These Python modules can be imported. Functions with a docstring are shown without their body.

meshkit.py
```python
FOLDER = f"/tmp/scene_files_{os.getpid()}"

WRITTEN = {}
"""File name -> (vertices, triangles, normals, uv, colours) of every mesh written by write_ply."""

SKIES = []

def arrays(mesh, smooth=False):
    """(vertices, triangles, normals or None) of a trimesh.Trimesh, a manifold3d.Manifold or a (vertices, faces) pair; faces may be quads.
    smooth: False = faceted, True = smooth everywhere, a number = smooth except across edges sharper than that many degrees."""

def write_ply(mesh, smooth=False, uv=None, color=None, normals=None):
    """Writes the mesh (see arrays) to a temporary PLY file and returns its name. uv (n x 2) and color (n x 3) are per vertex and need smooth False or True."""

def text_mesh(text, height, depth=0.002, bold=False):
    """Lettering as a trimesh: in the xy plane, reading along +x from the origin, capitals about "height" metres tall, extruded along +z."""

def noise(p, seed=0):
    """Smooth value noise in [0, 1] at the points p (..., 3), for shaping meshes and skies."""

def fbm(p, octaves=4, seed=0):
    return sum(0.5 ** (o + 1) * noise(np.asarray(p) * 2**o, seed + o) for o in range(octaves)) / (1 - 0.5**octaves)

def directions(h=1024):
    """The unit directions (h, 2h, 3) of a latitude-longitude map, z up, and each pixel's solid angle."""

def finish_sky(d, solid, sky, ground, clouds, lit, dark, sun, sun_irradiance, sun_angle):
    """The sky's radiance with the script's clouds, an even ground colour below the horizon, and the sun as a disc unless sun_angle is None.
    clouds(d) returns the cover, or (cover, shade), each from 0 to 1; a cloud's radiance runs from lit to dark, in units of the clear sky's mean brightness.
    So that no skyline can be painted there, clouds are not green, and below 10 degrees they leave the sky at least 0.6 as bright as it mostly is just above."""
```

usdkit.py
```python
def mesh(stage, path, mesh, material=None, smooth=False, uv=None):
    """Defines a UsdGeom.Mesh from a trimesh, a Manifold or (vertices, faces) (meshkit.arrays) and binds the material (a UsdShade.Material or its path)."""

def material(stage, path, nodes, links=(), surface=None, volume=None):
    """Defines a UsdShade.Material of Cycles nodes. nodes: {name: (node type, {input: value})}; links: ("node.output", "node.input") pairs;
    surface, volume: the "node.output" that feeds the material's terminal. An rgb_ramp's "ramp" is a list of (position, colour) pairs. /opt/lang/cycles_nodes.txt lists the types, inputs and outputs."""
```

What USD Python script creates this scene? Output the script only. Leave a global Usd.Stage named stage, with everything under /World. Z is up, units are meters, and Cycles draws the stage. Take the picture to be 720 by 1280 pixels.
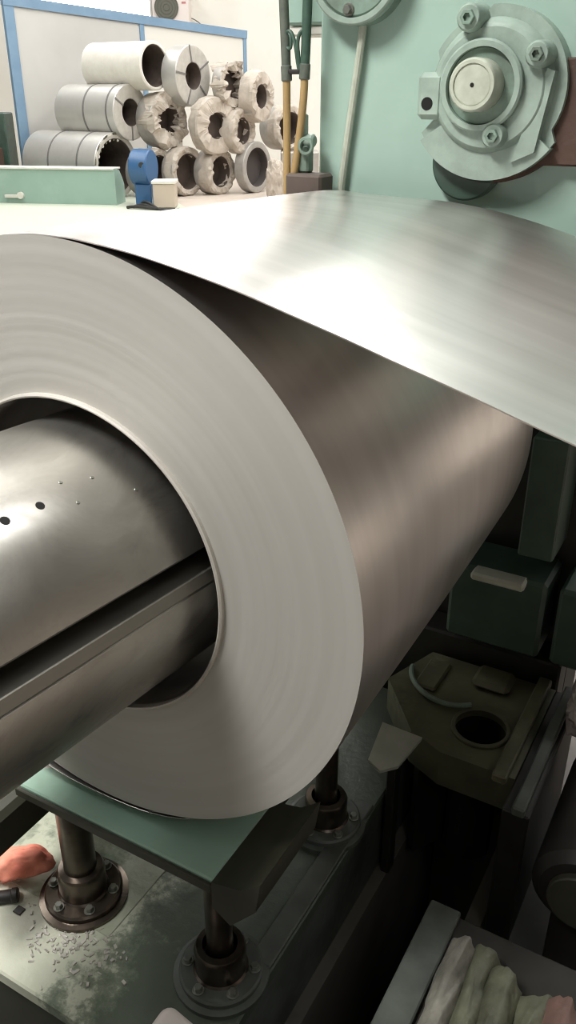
import math, random
import numpy as np, trimesh, usdkit, meshkit
import manifold3d as m3
from shapely.geometry import Polygon, Point, box as sbox
from pxr import Usd, UsdGeom, UsdLux, UsdShade, Gf, Sdf

stage = Usd.Stage.CreateInMemory()
UsdGeom.SetStageUpAxis(stage, 'Z'); UsdGeom.SetStageMetersPerUnit(stage, 1.0)
UsdGeom.Xform.Define(stage, '/World'); UsdGeom.Scope.Define(stage, '/World/Looks')
rng = np.random.default_rng(7)

# ------------------------------------------------------------------ camera, lights, exposure
CAM_H, PITCH, FPX = 1.8, 0.460, 1060.0
cam = UsdGeom.Camera.Define(stage, '/World/camera')
cam.CreateHorizontalApertureAttr(36.0); cam.CreateVerticalApertureAttr(64.0)
cam.CreateFocalLengthAttr(36.0 * FPX / 720.0)
cam.CreateExposureAttr(0.33)
cam.AddTranslateOp().Set((0, 0, CAM_H)); cam.AddRotateXOp().Set(90 - math.degrees(PITCH))

def rect_light(name, pos, w, h, rot, intensity, color=(1, 1, 1)):
    l = UsdLux.RectLight.Define(stage, '/World/' + name)
    l.CreateWidthAttr(w); l.CreateHeightAttr(h); l.CreateIntensityAttr(intensity); l.CreateColorAttr(Gf.Vec3f(*color))
    l.AddTranslateOp().Set(pos); l.AddRotateXYZOp().Set(rot)
    return l
# rows of roof lights along the hall, facing down
for i, (x, y, l) in enumerate(((-6.5, 12.0, 20.0), (-0.8, 12.0, 20.0), (3.1, 12.0, 20.0), (6.6, 17.0, 7.0), (11.0, 12.0, 20.0), (1.5, -4.0, 6.0), (-6.0, -4.0, 6.0))):
    rect_light('roof_light_%d' % i, (x, y, 8.4), 1.4, l, (0, 0, 0), 9.5 if y > 0 else 3.0, (1.0, 0.99, 0.965))
# unseen lamp added over the uncoiler for coil face falloff and mandrel shadow
rect_light('added_lamp', (-1.81, 0.35, 4.4), 0.8, 1.6, (0, 0, 0), 50.0, (1.0, 0.98, 0.95))
# fill light added inside the left side wall, behind the photographer
rect_light('left_fill', (-15.8, -3.0, 2.8), 7.0, 5.0, (90, 0, -90), 0.8, (0.97, 0.99, 1.0))

# ------------------------------------------------------------------ helpers
YAW = 0.520
A = np.array([math.sin(YAW), math.cos(YAW), 0.0]); B = np.array([math.cos(YAW), -math.sin(YAW), 0.0])
ORG = np.array([-0.333, 1.182, 0.0])          # foot of the coil's front face centre; machine frame: s along B, w along A, z up
CZ, RO, RI, CW = 1.128, 0.50, 0.271, 0.90
TAKEN = {}

def numbered(parent, name):
    k = (parent, name); n = TAKEN.get(k, 0); TAKEN[k] = n + 1
    return name if n == 0 else '%s_%03d' % (name, n)

class Thing:
    def __init__(self, name, label=None, cat=None, base=(0, 0, 0), frame='m', yaw=None, group=None, kind=None):
        n = numbered('/World', name)
        self.path = '/World/' + n
        x = UsdGeom.Xform.Define(stage, self.path)
        self.base = np.array(base, float)
        if frame == 'm':
            w = ORG + B * base[0] + A * base[1] + np.array([0, 0, base[2]]); rz = -math.degrees(YAW)
        else:
            w = self.base; rz = yaw or 0.0
        self.local = frame == 'l'             # 'l': part meshes are already given about the base
        x.AddTranslateOp().Set(Gf.Vec3d(*map(float, w))); x.AddRotateZOp().Set(float(rz))
        self.prim = x.GetPrim(); self._tag(label, cat, group, kind)
    def _tag(self, label, cat, group, kind):
        for k, v in (('label', label), ('category', cat), ('group', group), ('kind', kind)):
            if v: self.prim.SetCustomDataByKey(k, v)
    def part(self, name, mesh, mat, smooth=35, label=None, under=None, kind=None):
        p = under or self.path
        n = numbered(p, name)
        v, f = mv(mesh)
        if not self.local: v = v - self.base
        m = usdkit.mesh(stage, p + '/' + n, trimesh.Trimesh(v, f, process=False), M[mat], smooth=smooth)
        if label: m.GetPrim().SetCustomDataByKey('label', label)
        if kind: m.GetPrim().SetCustomDataByKey('kind', kind)
        return p + '/' + n

def mv(mesh):
    if hasattr(mesh, 'to_mesh'):
        q = mesh.to_mesh(); return np.array(q.vert_properties[:, :3], float), np.array(q.tri_verts, int)
    if isinstance(mesh, (tuple, list)) and not isinstance(mesh[0], trimesh.Trimesh):
        v, f = np.asarray(mesh[0], float), np.asarray(mesh[1], int)
        if f.shape[1] == 4: f = np.vstack([f[:, [0, 1, 2]], f[:, [0, 2, 3]]])
        return v, f
    if isinstance(mesh, (tuple, list)): mesh = trimesh.util.concatenate(list(mesh))
    return np.array(mesh.vertices), np.array(mesh.faces)

def single(name, mesh, mat, label=None, cat=None, kind=None, smooth=35, group=None, base=(0, 0, 0), frame='w'):
    t = None
    n = numbered('/World', name); v, f = mv(mesh)
    if frame == 'm':
        v = ORG + v[:, :1] * B + v[:, 1:2] * A + v[:, 2:3] * np.array([0, 0, 1.0])
    m = usdkit.mesh(stage, '/World/' + n, trimesh.Trimesh(v, f, process=False), M[mat], smooth=smooth)
    for k, x in (('label', label), ('category', cat), ('group', group), ('kind', kind)):
        if x: m.GetPrim().SetCustomDataByKey(k, x)
    return m

def cbox(x0, x1, y0, y1, z0, z1, c=0.004):
    """Box with chamfered edges."""
    c = min(c, 0.45 * min(x1 - x0, y1 - y0, z1 - z0)); P = []
    for x, sx in ((x0, 1), (x1, -1)):
        for y, sy in ((y0, 1), (y1, -1)):
            for z, sz in ((z0, 1), (z1, -1)):
                P += [(x + sx * c, y + sy * c, z), (x + sx * c, y, z + sz * c), (x, y + sy * c, z + sz * c)]
    return trimesh.convex.convex_hull(np.array(P))

def frame_of(d):
    d = np.asarray(d, float); d = d / np.linalg.norm(d)
    u = np.cross(d, [0, 0, 1.0]) if abs(d[2]) < 0.95 else np.cross(d, [1.0, 0, 0]); u /= np.linalg.norm(u)
    return d, u, np.cross(d, u)

def lathe(profile, p0, d, n=48, closed=False, t0=0.0, t1=2 * math.pi):
    """profile: (radius, distance along d) pairs; outward side on the left of travel is not assumed - winding is fixed afterwards."""
    d, u, v = frame_of(d); pr = np.array(profile, float)
    full = abs(t1 - t0 - 2 * math.pi) < 1e-6
    th = np.linspace(t0, t1, n, endpoint=not full)
    ring = np.cos(th)[:, None] * u + np.sin(th)[:, None] * v
    V = np.asarray(p0, float) + pr[None, :, 1, None] * d + pr[None, :, 0, None] * ring[:, None, :]
    k = len(pr); V = V.reshape(-1, 3); F = []
    nn = n if full else n - 1; kk = k if closed else k - 1
    for i in range(nn):
        j = (i + 1) % n
        for q in range(kk):
            r = (q + 1) % k
            F.append((i * k + q, j * k + q, j * k + r, i * k + r))
    F = np.array(F); F = np.vstack([F[:, [0, 1, 2]], F[:, [0, 2, 3]]])
    m = trimesh.Trimesh(V, F, process=False); m.merge_vertices(); m.update_faces(m.nondegenerate_faces())
    if full: trimesh.repair.fix_normals(m)
    return m

def cyl(p0, p1, r, n=32, c=0.003, r1=None):
    p0, p1 = np.asarray(p0, float), np.asarray(p1, float); L = np.linalg.norm(p1 - p0); r1 = r if r1 is None else r1
    c = min(c, 0.4 * L, 0.4 * r)
    return lathe([(0, 0), (r - c, 0), (r, c), (r1, L - c), (r1 - c, L), (0, L)], p0, p1 - p0, n)

def ring(p0, p1, ro, ri, n=48, c=0.002):
    p0, p1 = np.asarray(p0, float), np.asarray(p1, float); L = np.linalg.norm(p1 - p0)
    return lathe([(ri, 0), (ro - c, 0), (ro, c), (ro, L - c), (ro - c, L), (ri, L)], p0, p1 - p0, n, closed=True)

def hexbolt(p, d, r, h):
    return trimesh.util.concatenate([cyl(p, np.asarray(p) + np.asarray(d) * h * 0.25, r * 1.45, 16, 0.0008), cyl(np.asarray(p) + np.asarray(d) * h * 0.25, np.asarray(p) + np.asarray(d) * h, r, 6, 0.001)])

def tube(path, r, n=12, sub=6, caps=True):
    """Round tube along a smooth path through the points; r may be a list."""
    p = np.asarray(path, float); k = len(p)
    if sub > 1 and k > 2:
        from scipy.interpolate import CubicSpline
        s = np.concatenate([[0], np.cumsum(np.linalg.norm(np.diff(p, axis=0), axis=1))])
        t = np.linspace(0, s[-1], (k - 1) * sub + 1)
        R = np.interp(t, s, np.broadcast_to(r, k)); p = CubicSpline(s, p)(t)
    else:
        R = np.broadcast_to(r, k).astype(float)
    T = np.gradient(p, axis=0); T /= np.linalg.norm(T, axis=1, keepdims=True)
    _, u, _ = frame_of(T[0]); V = []; th = np.arange(n) * 2 * math.pi / n
    for i in range(len(p)):
        u = u - T[i] * (u @ T[i]); u /= np.linalg.norm(u); w = np.cross(T[i], u)
        V.append(p[i] + R[i] * (np.cos(th)[:, None] * u + np.sin(th)[:, None] * w))
    V = np.array(V).reshape(-1, 3); F = []
    for i in range(len(p) - 1):
        for j in range(n):
            q = (j + 1) % n; F.append((i * n + j, i * n + q, (i + 1) * n + q, (i + 1) * n + j))
    F = np.array(F); F = np.vstack([F[:, [0, 1, 2]], F[:, [0, 2, 3]]])
    if caps:
        V = np.vstack([V, p[0], p[-1]]); a, b = len(V) - 2, len(V) - 1; e = (len(p) - 1) * n
        F = np.vstack([F, [(a, (j + 1) % n, j) for j in range(n)], [(b, e + j, e + (j + 1) % n) for j in range(n)]])
    m = trimesh.Trimesh(V, F, process=False); trimesh.repair.fix_normals(m); return m

def extrude(poly, z0, z1):
    m = trimesh.creation.extrude_polygon(poly, z1 - z0, engine='earcut'); m.apply_translation((0, 0, z0)); return m

def stand(mesh):
    """Turns a mesh extruded along z with outline (s, z) so that its outline stands upright: (x, y, h) -> (s=x, w=h, z=y)."""
    v = np.array(mesh.vertices)[:, [0, 2, 1]]
    m = trimesh.Trimesh(v, np.array(mesh.faces)[:, ::-1], process=False); return m

def grid_mesh(P):
    """Closed-free surface through the points P (n, m, 3)."""
    n, m = P.shape[:2]; i, j = np.meshgrid(np.arange(n - 1), np.arange(m - 1), indexing='ij')
    q = np.stack([i * m + j, (i + 1) * m + j, (i + 1) * m + j + 1, i * m + j + 1], -1).reshape(-1, 4)
    return P.reshape(-1, 3), np.vstack([q[:, [0, 1, 2]], q[:, [0, 2, 3]]])

def sheet(P, t):
    """Thin closed sheet of thickness t below the surface P."""
    v, f = grid_mesh(P); m = trimesh.Trimesh(v, f, process=False); N = m.vertex_normals
    n, k = P.shape[:2]; ids = np.arange(n * k).reshape(n, k); o = n * k
    loop = np.concatenate([ids[:, 0], ids[-1, 1:], ids[-2::-1, -1], ids[0, -2:0:-1]]); l2 = np.roll(loop, -1)
    side = np.vstack([np.stack([loop, loop + o, l2 + o], 1), np.stack([loop, l2 + o, l2], 1)])
    return trimesh.Trimesh(np.vstack([v, v - N * t]), np.vstack([f, f[:, ::-1] + o, side[:, ::-1]]), process=False)

def lin(r, g, b):
    return tuple(((c / 255) / 12.92 if c <= 10 else ((c / 255 + 0.055) / 1.055) ** 2.4) for c in (r, g, b))

# ------------------------------------------------------------------ materials
M = {}
def mat(name, col, rough=0.5, metal=0.0, col2=None, scale=6.0, amount=0.5, contrast=(0.35, 0.7), bump=0.0, bscale=60.0, stretch=(1, 1, 1), rough2=None, spec=0.5, col3=None, scale3=3.0, c3=(0.55, 0.7), emit=0.0, coat=0.0, detail=6.0):
    p = {'metallic': metal, 'roughness': rough, 'specular_ior_level': spec, 'coat_weight': coat}
    nodes = {'p': ('principled_bsdf', p)}; links = []
    base = lin(*col)
    if col2 is None and bump == 0 and rough2 is None and col3 is None:
        p['base_color'] = base
    else:
        nodes['tc'] = ('texture_coordinate', {}); nodes['mp'] = ('mapping', {'scale': stretch}); links.append(('tc.object', 'mp.vector'))
        nodes['n'] = ('noise_texture', {'scale': scale, 'detail': detail, 'roughness': 0.6}); links.append(('mp.vector', 'n.vector'))
        last = None
        if col2 is not None:
            mid = tuple(a * (1 - amount) + b * amount for a, b in zip(base, lin(*col2)))
            nodes['r'] = ('rgb_ramp', {'ramp': [(contrast[0], base), (contrast[1], mid)]}); links.append(('n.fac', 'r.fac')); last = 'r.color'
        else:
            p['base_color'] = base
        if col3 is not None:
            nodes['n3'] = ('noise_texture', {'scale': scale3, 'detail': 8.0, 'roughness': 0.65, 'distortion': 0.3}); links.append(('mp.vector', 'n3.vector'))
            nodes['r3'] = ('rgb_ramp', {'ramp': [(c3[0], (0, 0, 0)), (c3[1], (1, 1, 1))]}); links.append(('n3.fac', 'r3.fac'))
            nodes['x3'] = ('mix', {'color1': base, 'color2': lin(*col3)}); links.append(('r3.color', 'x3.fac'))
            if last: links.append((last, 'x3.color1'))
            last = 'x3.color'
        if last: links.append((last, 'p.base_color'))
        if rough2 is not None:
            nodes['mr'] = ('map_range', {'from_min': 0.3, 'from_max': 0.7, 'to_min': rough, 'to_max': rough2, 'clamp': True}); links += [('n.fac', 'mr.value'), ('mr.result', 'p.roughness')]
        if bump:
            nodes['nb'] = ('noise_texture', {'scale': bscale, 'detail': 4.0}); nodes['b'] = ('bump', {'strength': bump, 'distance': 0.01})
            links += [('mp.vector', 'nb.vector'), ('nb.fac', 'b.height'), ('b.normal', 'p.normal')]
    if emit:
        p['emission_color'] = base; p['emission_strength'] = emit
    M[name] = usdkit.material(stage, '/World/Looks/' + name, nodes, links, surface='p.BSDF')

mat('white_wall', (226, 224, 216), 0.8, col2=(212, 208, 198), scale=0.6, amount=0.6)
mat('hall_wall', (118, 118, 114), 0.8)
mat('dark_wall', (86, 84, 80), 0.8)
mat('ceiling_grey', (140, 144, 146), 0.7)
mat('concrete', (196, 184, 172), 0.6, col2=(176, 164, 152), scale=1.2, col3=(150, 140, 130), scale3=0.8, c3=(0.6, 0.85), bump=0.05)
mat('pale_floor', (198, 202, 186), 0.55, col2=(186, 193, 176), scale=1.0, bump=0.04)
mat('dark_floor', (52, 52, 46), 0.5, col2=(34, 34, 30), scale=3.0, bump=0.2, bscale=12)
mat('brown_floor', (92, 80, 68), 0.5, col2=(70, 62, 54), scale=2.0, amount=1.0)
mat('pit_concrete', (104, 100, 92), 0.85, col2=(84, 82, 76), scale=4.0, amount=1.0)
mat('mint_paint', (150, 177, 164), 0.42, col2=(142, 169, 156), scale=1.4, amount=0.8, col3=(168, 192, 180), scale3=0.9, c3=(0.5, 0.8), bump=0.03, bscale=40)
mat('flange_paint', (150, 168, 156), 0.45, col2=(122, 138, 128), scale=14, amount=0.9, bump=0.08, bscale=70)
mat('grimy_paint', (126, 150, 136), 0.5, col2=(86, 96, 84), scale=9, amount=1.0, bump=0.1)
mat('olive_dark', (62, 62, 50), 0.55, col2=(46, 46, 38), scale=6, amount=1.0)
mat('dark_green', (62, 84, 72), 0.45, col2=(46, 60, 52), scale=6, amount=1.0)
mat('table_green', (160, 190, 172), 0.38, col2=(140, 172, 154), scale=5, amount=1.0, col3=(150, 174, 156), scale3=7, c3=(0.6, 0.75), bump=0.05)
mat('olive_iron', (98, 98, 76), 0.5, col2=(70, 70, 55), scale=7, amount=1.0, col3=(120, 118, 96), scale3=5, c3=(0.55, 0.7), bump=0.25, bscale=18)
mat('grey_iron', (92, 98, 92), 0.45, col2=(60, 64, 58), scale=7, amount=1.0, bump=0.2, bscale=20)
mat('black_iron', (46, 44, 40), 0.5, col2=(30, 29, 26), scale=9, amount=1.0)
mat('dark_shaft', (112, 102, 92), 0.28, metal=0.9, col2=(70, 64, 58), scale=8, amount=1.0)
mat('rust', (84, 60, 48), 0.7, col2=(64, 48, 40), scale=6, amount=1.0, bump=0.2)
mat('bolt_steel', (140, 142, 134), 0.35, metal=0.8)
mat('lit_edge_steel', (142, 140, 132), 0.5, metal=0.6)
mat('boss_steel', (182, 188, 172), 0.45, col2=(160, 166, 150), scale=30, amount=1.0)
mat('black_hole', (14, 14, 13), 0.9)
mat('worn_base', (176, 180, 160), 0.5, col2=(150, 156, 136), scale=7, amount=1.0, col3=(96, 106, 90), scale3=5.5, c3=(0.52, 0.62), bump=0.35, bscale=26)
mat('orange_cloth', (250, 160, 136), 0.8, col2=(236, 122, 98), scale=20, amount=1.0, bump=0.2)
mat('white_plastic', (222, 212, 206), 0.5)
mat('black_rubber', (38, 34, 34), 0.55)
mat('hose_grey', (100, 106, 96), 0.55, col2=(74, 82, 74), scale=30, amount=1.0)
mat('hose_green', (66, 92, 78), 0.5, col2=(50, 74, 62), scale=30, amount=1.0)
mat('yellow_sleeve', (178, 150, 98), 0.6, col2=(142, 118, 80), scale=14, amount=1.0, stretch=(1, 1, 0.3))
mat('steel_plate', (176, 178, 166), 0.5, col2=(156, 158, 146), scale=12, amount=1.0)
mat('blue_paint', (112, 140, 166), 0.5, col2=(124, 152, 176), scale=2, amount=1.0)
mat('drum_blue', (52, 92, 134), 0.35)
mat('panel_grey', (196, 194, 190), 0.7, col2=(186, 184, 180), scale=0.7, amount=1.0)
mat('panel_light', (214, 212, 204), 0.7)
mat('ac_white', (222, 212, 206), 0.5)
mat('ac_grille', (96, 96, 86), 0.7)
mat('red_mark', (190, 120, 120), 0.6)
mat('daylight', (255, 255, 255), 0.5, emit=2.2)
mat('coil_grey', (204, 202, 197), 0.32, metal=0.45, col2=(192, 190, 185), scale=4, amount=1.0, rough2=0.45)
mat('coil_white', (222, 219, 210), 0.55, col2=(208, 204, 194), scale=5, amount=1.0)
mat('coil_dull', (176, 172, 166), 0.5, metal=0.3, col2=(156, 152, 146), scale=5, amount=1.0)
mat('coil_face', (196, 192, 184), 0.55, metal=0.3, col2=(178, 174, 166), scale=8, amount=1.0)
mat('bore_brown', (92, 80, 72), 0.7, col2=(74, 64, 60), scale=6, amount=1.0)
mat('bore_liner', (72, 66, 64), 0.8)
mat('kraft_paper', (188, 178, 166), 0.8, col2=(164, 155, 143), scale=6, amount=1.0, bump=0.35, bscale=16)
mat('strap', (112, 110, 108), 0.5)
mat('beige_box', (190, 176, 160), 0.7)
mat('scrap_grey', (128, 126, 116), 0.45, col2=(84, 84, 76), scale=14, amount=1.0, bump=0.3, bscale=40)
mat('scrap_olive', (96, 98, 80), 0.5, col2=(64, 66, 54), scale=14, amount=1.0, bump=0.3, bscale=40)
mat('scrap_red', (112, 88, 80), 0.5, col2=(86, 66, 60), scale=12, amount=1.0, bump=0.3, bscale=40)
mat('film', (176, 164, 160), 0.3, col2=(120, 112, 108), scale=14, amount=1.0)

# bright cold-rolled strip: mirror-like but soft, brushed along its length
M['strip_steel'] = usdkit.material(stage, '/World/Looks/strip_steel', {
    'tc': ('texture_coordinate', {}), 'mp': ('mapping', {'scale': (0.5, 5.0, 0.5)}),
    'n': ('noise_texture', {'scale': 3.0, 'detail': 5.0}), 'mr': ('map_range', {'from_min': 0.3, 'from_max': 0.7, 'to_min': 0.29, 'to_max': 0.32, 'clamp': True}),
    'n2': ('noise_texture', {'scale': 2.2, 'detail': 3.0}), 'r2': ('rgb_ramp', {'ramp': [(0.35, lin(226, 222, 219)), (0.7, lin(216, 211, 207))]}),
    'p': ('principled_bsdf', {'metallic': 1.0})},
    [('tc.object', 'mp.vector'), ('mp.vector', 'n.vector'), ('n.fac', 'mr.value'), ('mr.result', 'p.roughness'), ('tc.object', 'n2.vector'), ('n2.fac', 'r2.fac'), ('r2.color', 'p.base_color')], surface='p.BSDF')
# side of the coil: thousands of strip edges, matt, with faint rings
M['coil_edge'] = usdkit.material(stage, '/World/Looks/coil_edge', {
    'tc': ('texture_coordinate', {}), 'mp': ('mapping', {'location': (0, 0, -0.5), 'scale': (1, 0, 1)}), 'ln': ('vector_math', {'math_type': 'length'}),
    'n': ('noise_texture', {'dimensions': '1D', 'scale': 420.0, 'detail': 3.0}), 'b': ('bump', {'strength': 0.03, 'distance': 0.002}),
    'n2': ('noise_texture', {'dimensions': '1D', 'scale': 26.0, 'detail': 3.0}), 'r2': ('rgb_ramp', {'ramp': [(0.3, lin(190, 188, 182)), (0.7, lin(183, 181, 174))]}),
    'p': ('principled_bsdf', {'metallic': 0.4, 'roughness': 0.55})},
    [('tc.object', 'mp.vector'), ('mp.vector', 'ln.vector1'), ('ln.value', 'n.w'), ('n.fac', 'b.height'), ('b.normal', 'p.normal'), ('ln.value', 'n2.w'), ('n2.fac', 'r2.fac'), ('r2.color', 'p.base_color')], surface='p.BSDF')
# worn mandrel steel: smooth, smeared with grease
M['mandrel_steel'] = usdkit.material(stage, '/World/Looks/mandrel_steel', {
    'tc': ('texture_coordinate', {}), 'mp': ('mapping', {'scale': (1.0, 0.6, 1.0)}),
    'n': ('noise_texture', {'scale': 9.0, 'detail': 6.0, 'roughness': 0.65, 'distortion': 0.8}), 'mr': ('map_range', {'from_min': 0.35, 'from_max': 0.68, 'to_min': 0.26, 'to_max': 0.45, 'clamp': True}),
    'r2': ('rgb_ramp', {'ramp': [(0.3, lin(190, 188, 182)), (0.72, lin(150, 147, 140))]}),
    'p': ('principled_bsdf', {'metallic': 0.95})},
    [('tc.object', 'mp.vector'), ('mp.vector', 'n.vector'), ('n.fac', 'mr.value'), ('mr.result', 'p.roughness'), ('n.fac', 'r2.fac'), ('r2.color', 'p.base_color')], surface='p.BSDF')

# deck paint: worn in patches, pale on its left side, dark green towards the right
M['mottled_deck'] = usdkit.material(stage, '/World/Looks/mottled_deck', {
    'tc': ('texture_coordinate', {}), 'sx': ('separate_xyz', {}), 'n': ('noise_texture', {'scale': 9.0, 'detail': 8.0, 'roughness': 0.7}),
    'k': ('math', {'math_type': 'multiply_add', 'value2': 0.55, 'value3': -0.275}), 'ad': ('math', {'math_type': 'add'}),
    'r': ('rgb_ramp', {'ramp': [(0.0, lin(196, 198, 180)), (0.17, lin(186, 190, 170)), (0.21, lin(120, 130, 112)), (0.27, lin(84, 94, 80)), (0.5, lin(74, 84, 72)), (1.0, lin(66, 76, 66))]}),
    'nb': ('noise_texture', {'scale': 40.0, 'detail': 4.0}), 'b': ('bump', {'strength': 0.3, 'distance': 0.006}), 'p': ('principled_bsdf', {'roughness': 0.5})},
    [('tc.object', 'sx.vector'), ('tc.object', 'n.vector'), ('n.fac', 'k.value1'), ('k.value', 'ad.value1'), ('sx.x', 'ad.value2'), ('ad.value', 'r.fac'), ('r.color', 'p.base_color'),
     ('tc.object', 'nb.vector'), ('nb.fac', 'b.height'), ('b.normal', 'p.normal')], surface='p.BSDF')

# ------------------------------------------------------------------ the hall
X0, X1, Y0, Y1, ZC = -16.0, 14.0, -12.0, 24.6, 9.0
def w2(s, w): p = ORG + B * s + A * w; return (p[0], p[1])
PIT = [w2(0.29, -1.24), w2(0.59, -1.24), w2(0.59, 1.04), w2(0.29, 1.04)]
floor_poly = sbox(X0, Y0, X1, Y1).difference(Polygon(PIT))
single('floor', extrude(floor_poly, -0.2, 0.0), 'concrete', kind='structure')
single('wall_back', cbox(X0, X1, Y1, Y1 + 0.3, 0, ZC), 'white_wall', kind='structure')
single('wall_left', cbox(X0 - 0.3, X0, Y0, Y1, 0, ZC), 'hall_wall', kind='structure')
single('wall_right', cbox(X1, X1 + 0.3, Y0, Y1, 0, ZC), 'dark_wall', kind='structure')
single('wall_front', cbox(X0, X1, Y0 - 0.3, Y0, 0, ZC), 'hall_wall', kind='structure')
single('ceiling', cbox(X0, X1, Y0, Y1, ZC, ZC + 0.2), 'ceiling_grey', kind='structure')
# pit under the line, lined with dark concrete
pit = []
for (s0, s1, w0, w1, z0, z1) in ((0.29, 0.33, -1.24, 1.04, -1.0, 0.002), (0.55, 0.59, -1.24, 1.04, -1.0, 0.002), (0.33, 0.55, -1.24, -1.2, -1.0, 0.002), (0.33, 0.55, 1.0, 1.04, -1.0, 0.002), (0.29, 0.59, -1.24, 1.04, -1.04, -1.0)):
    pit.append(cbox(s0, s1, w0, w1, z0, z1, 0.001))
single('floor_pit', trimesh.util.concatenate(pit), 'pit_concrete', kind='structure', frame='m')
# dark patches added to cut floor bounce, and a painted walkway further off
def ground_patch(name, pts, z0, z1, m_):
    single(name, extrude(Polygon(pts), z0, z1), m_, kind='structure')
ground_patch('floor_dark_patch', [w2(-3.0, -4.0), w2(0.29, -4.0), w2(0.29, 1.6), w2(-3.0, 1.6)], 0.0, 0.006, 'dark_floor')
ground_patch('floor_dark_patch', [w2(0.59, -4.0), w2(1.5, -4.0), w2(1.5, 1.05), w2(0.59, 1.05)], 0.0, 0.006, 'dark_floor')
ground_patch('floor_dark_patch', [w2(0.29, 1.06), w2(3.2, 1.06), w2(3.2, 5.0), w2(0.29, 5.0)], 0.0, 0.006, 'brown_floor')  # unseen brown patch added to darken the reflection in the coil side
ground_patch('floor_walkway', [(-9.0, 19.5), (-2.85, 19.0), (-1.55, 14.8), (-1.2, 9.0), (-9.0, 9.0)], 0.0, 0.006, 'pale_floor')

# window high in the back wall, blown out by daylight
t = Thing('window_1', kind='structure', base=(-4.7, Y1 - 0.03, 3.45), frame='w')
t.part('window_frame', trimesh.util.concatenate([cbox(-6.6, -3.36, Y1 - 0.07, Y1, 3.38, 3.46), cbox(-6.6, -3.36, Y1 - 0.07, Y1, 5.0, 5.08), cbox(-6.6, -6.52, Y1 - 0.07, Y1, 3.46, 5.0), cbox(-3.44, -3.36, Y1 - 0.07, Y1, 3.46, 5.0)]), 'panel_grey')
t.part('pane', cbox(-6.52, -3.44, Y1 - 0.03, Y1 - 0.01, 3.46, 5.0), 'daylight')

# air conditioner box on the wall
t = Thing('air_conditioner', 'white air conditioner box with round dark grille on the back wall', 'air conditioner', base=(-2.87, 24.2, 3.3), frame='w')
t.part('casing', cbox(-3.30, -2.42, 23.9, Y1, 3.28, 4.05, 0.02), 'ac_white')
t.part('fan_grille', trimesh.util.concatenate([cyl((-2.95, 23.9, 3.64), (-2.95, 23.87, 3.64), 0.28, 32, 0.008)] + [ring((-2.95, 23.885, 3.64), (-2.95, 23.86, 3.64), r, r - 0.012, 32, 0.002) for r in (0.08, 0.15, 0.22, 0.29)]), 'ac_grille')
t.part('marking', cbox(-2.58, -2.48, 23.893, 23.9, 3.72, 3.76, 0.001), 'red_mark')
t.part('bracket', cbox(-3.25, -2.47, 24.0, Y1, 3.22, 3.28, 0.005), 'strap')
single('cable', tube([(-2.42, 24.5, 3.45), (-2.3, 24.52, 3.4), (-2.15, 24.55, 3.28), (-2.05, 24.56, 3.15), (-2.0, 24.57, 2.4)], 0.012), 'strap', 'thin grey cable running down the white wall beside the air conditioner', 'cable', kind=None)

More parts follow.
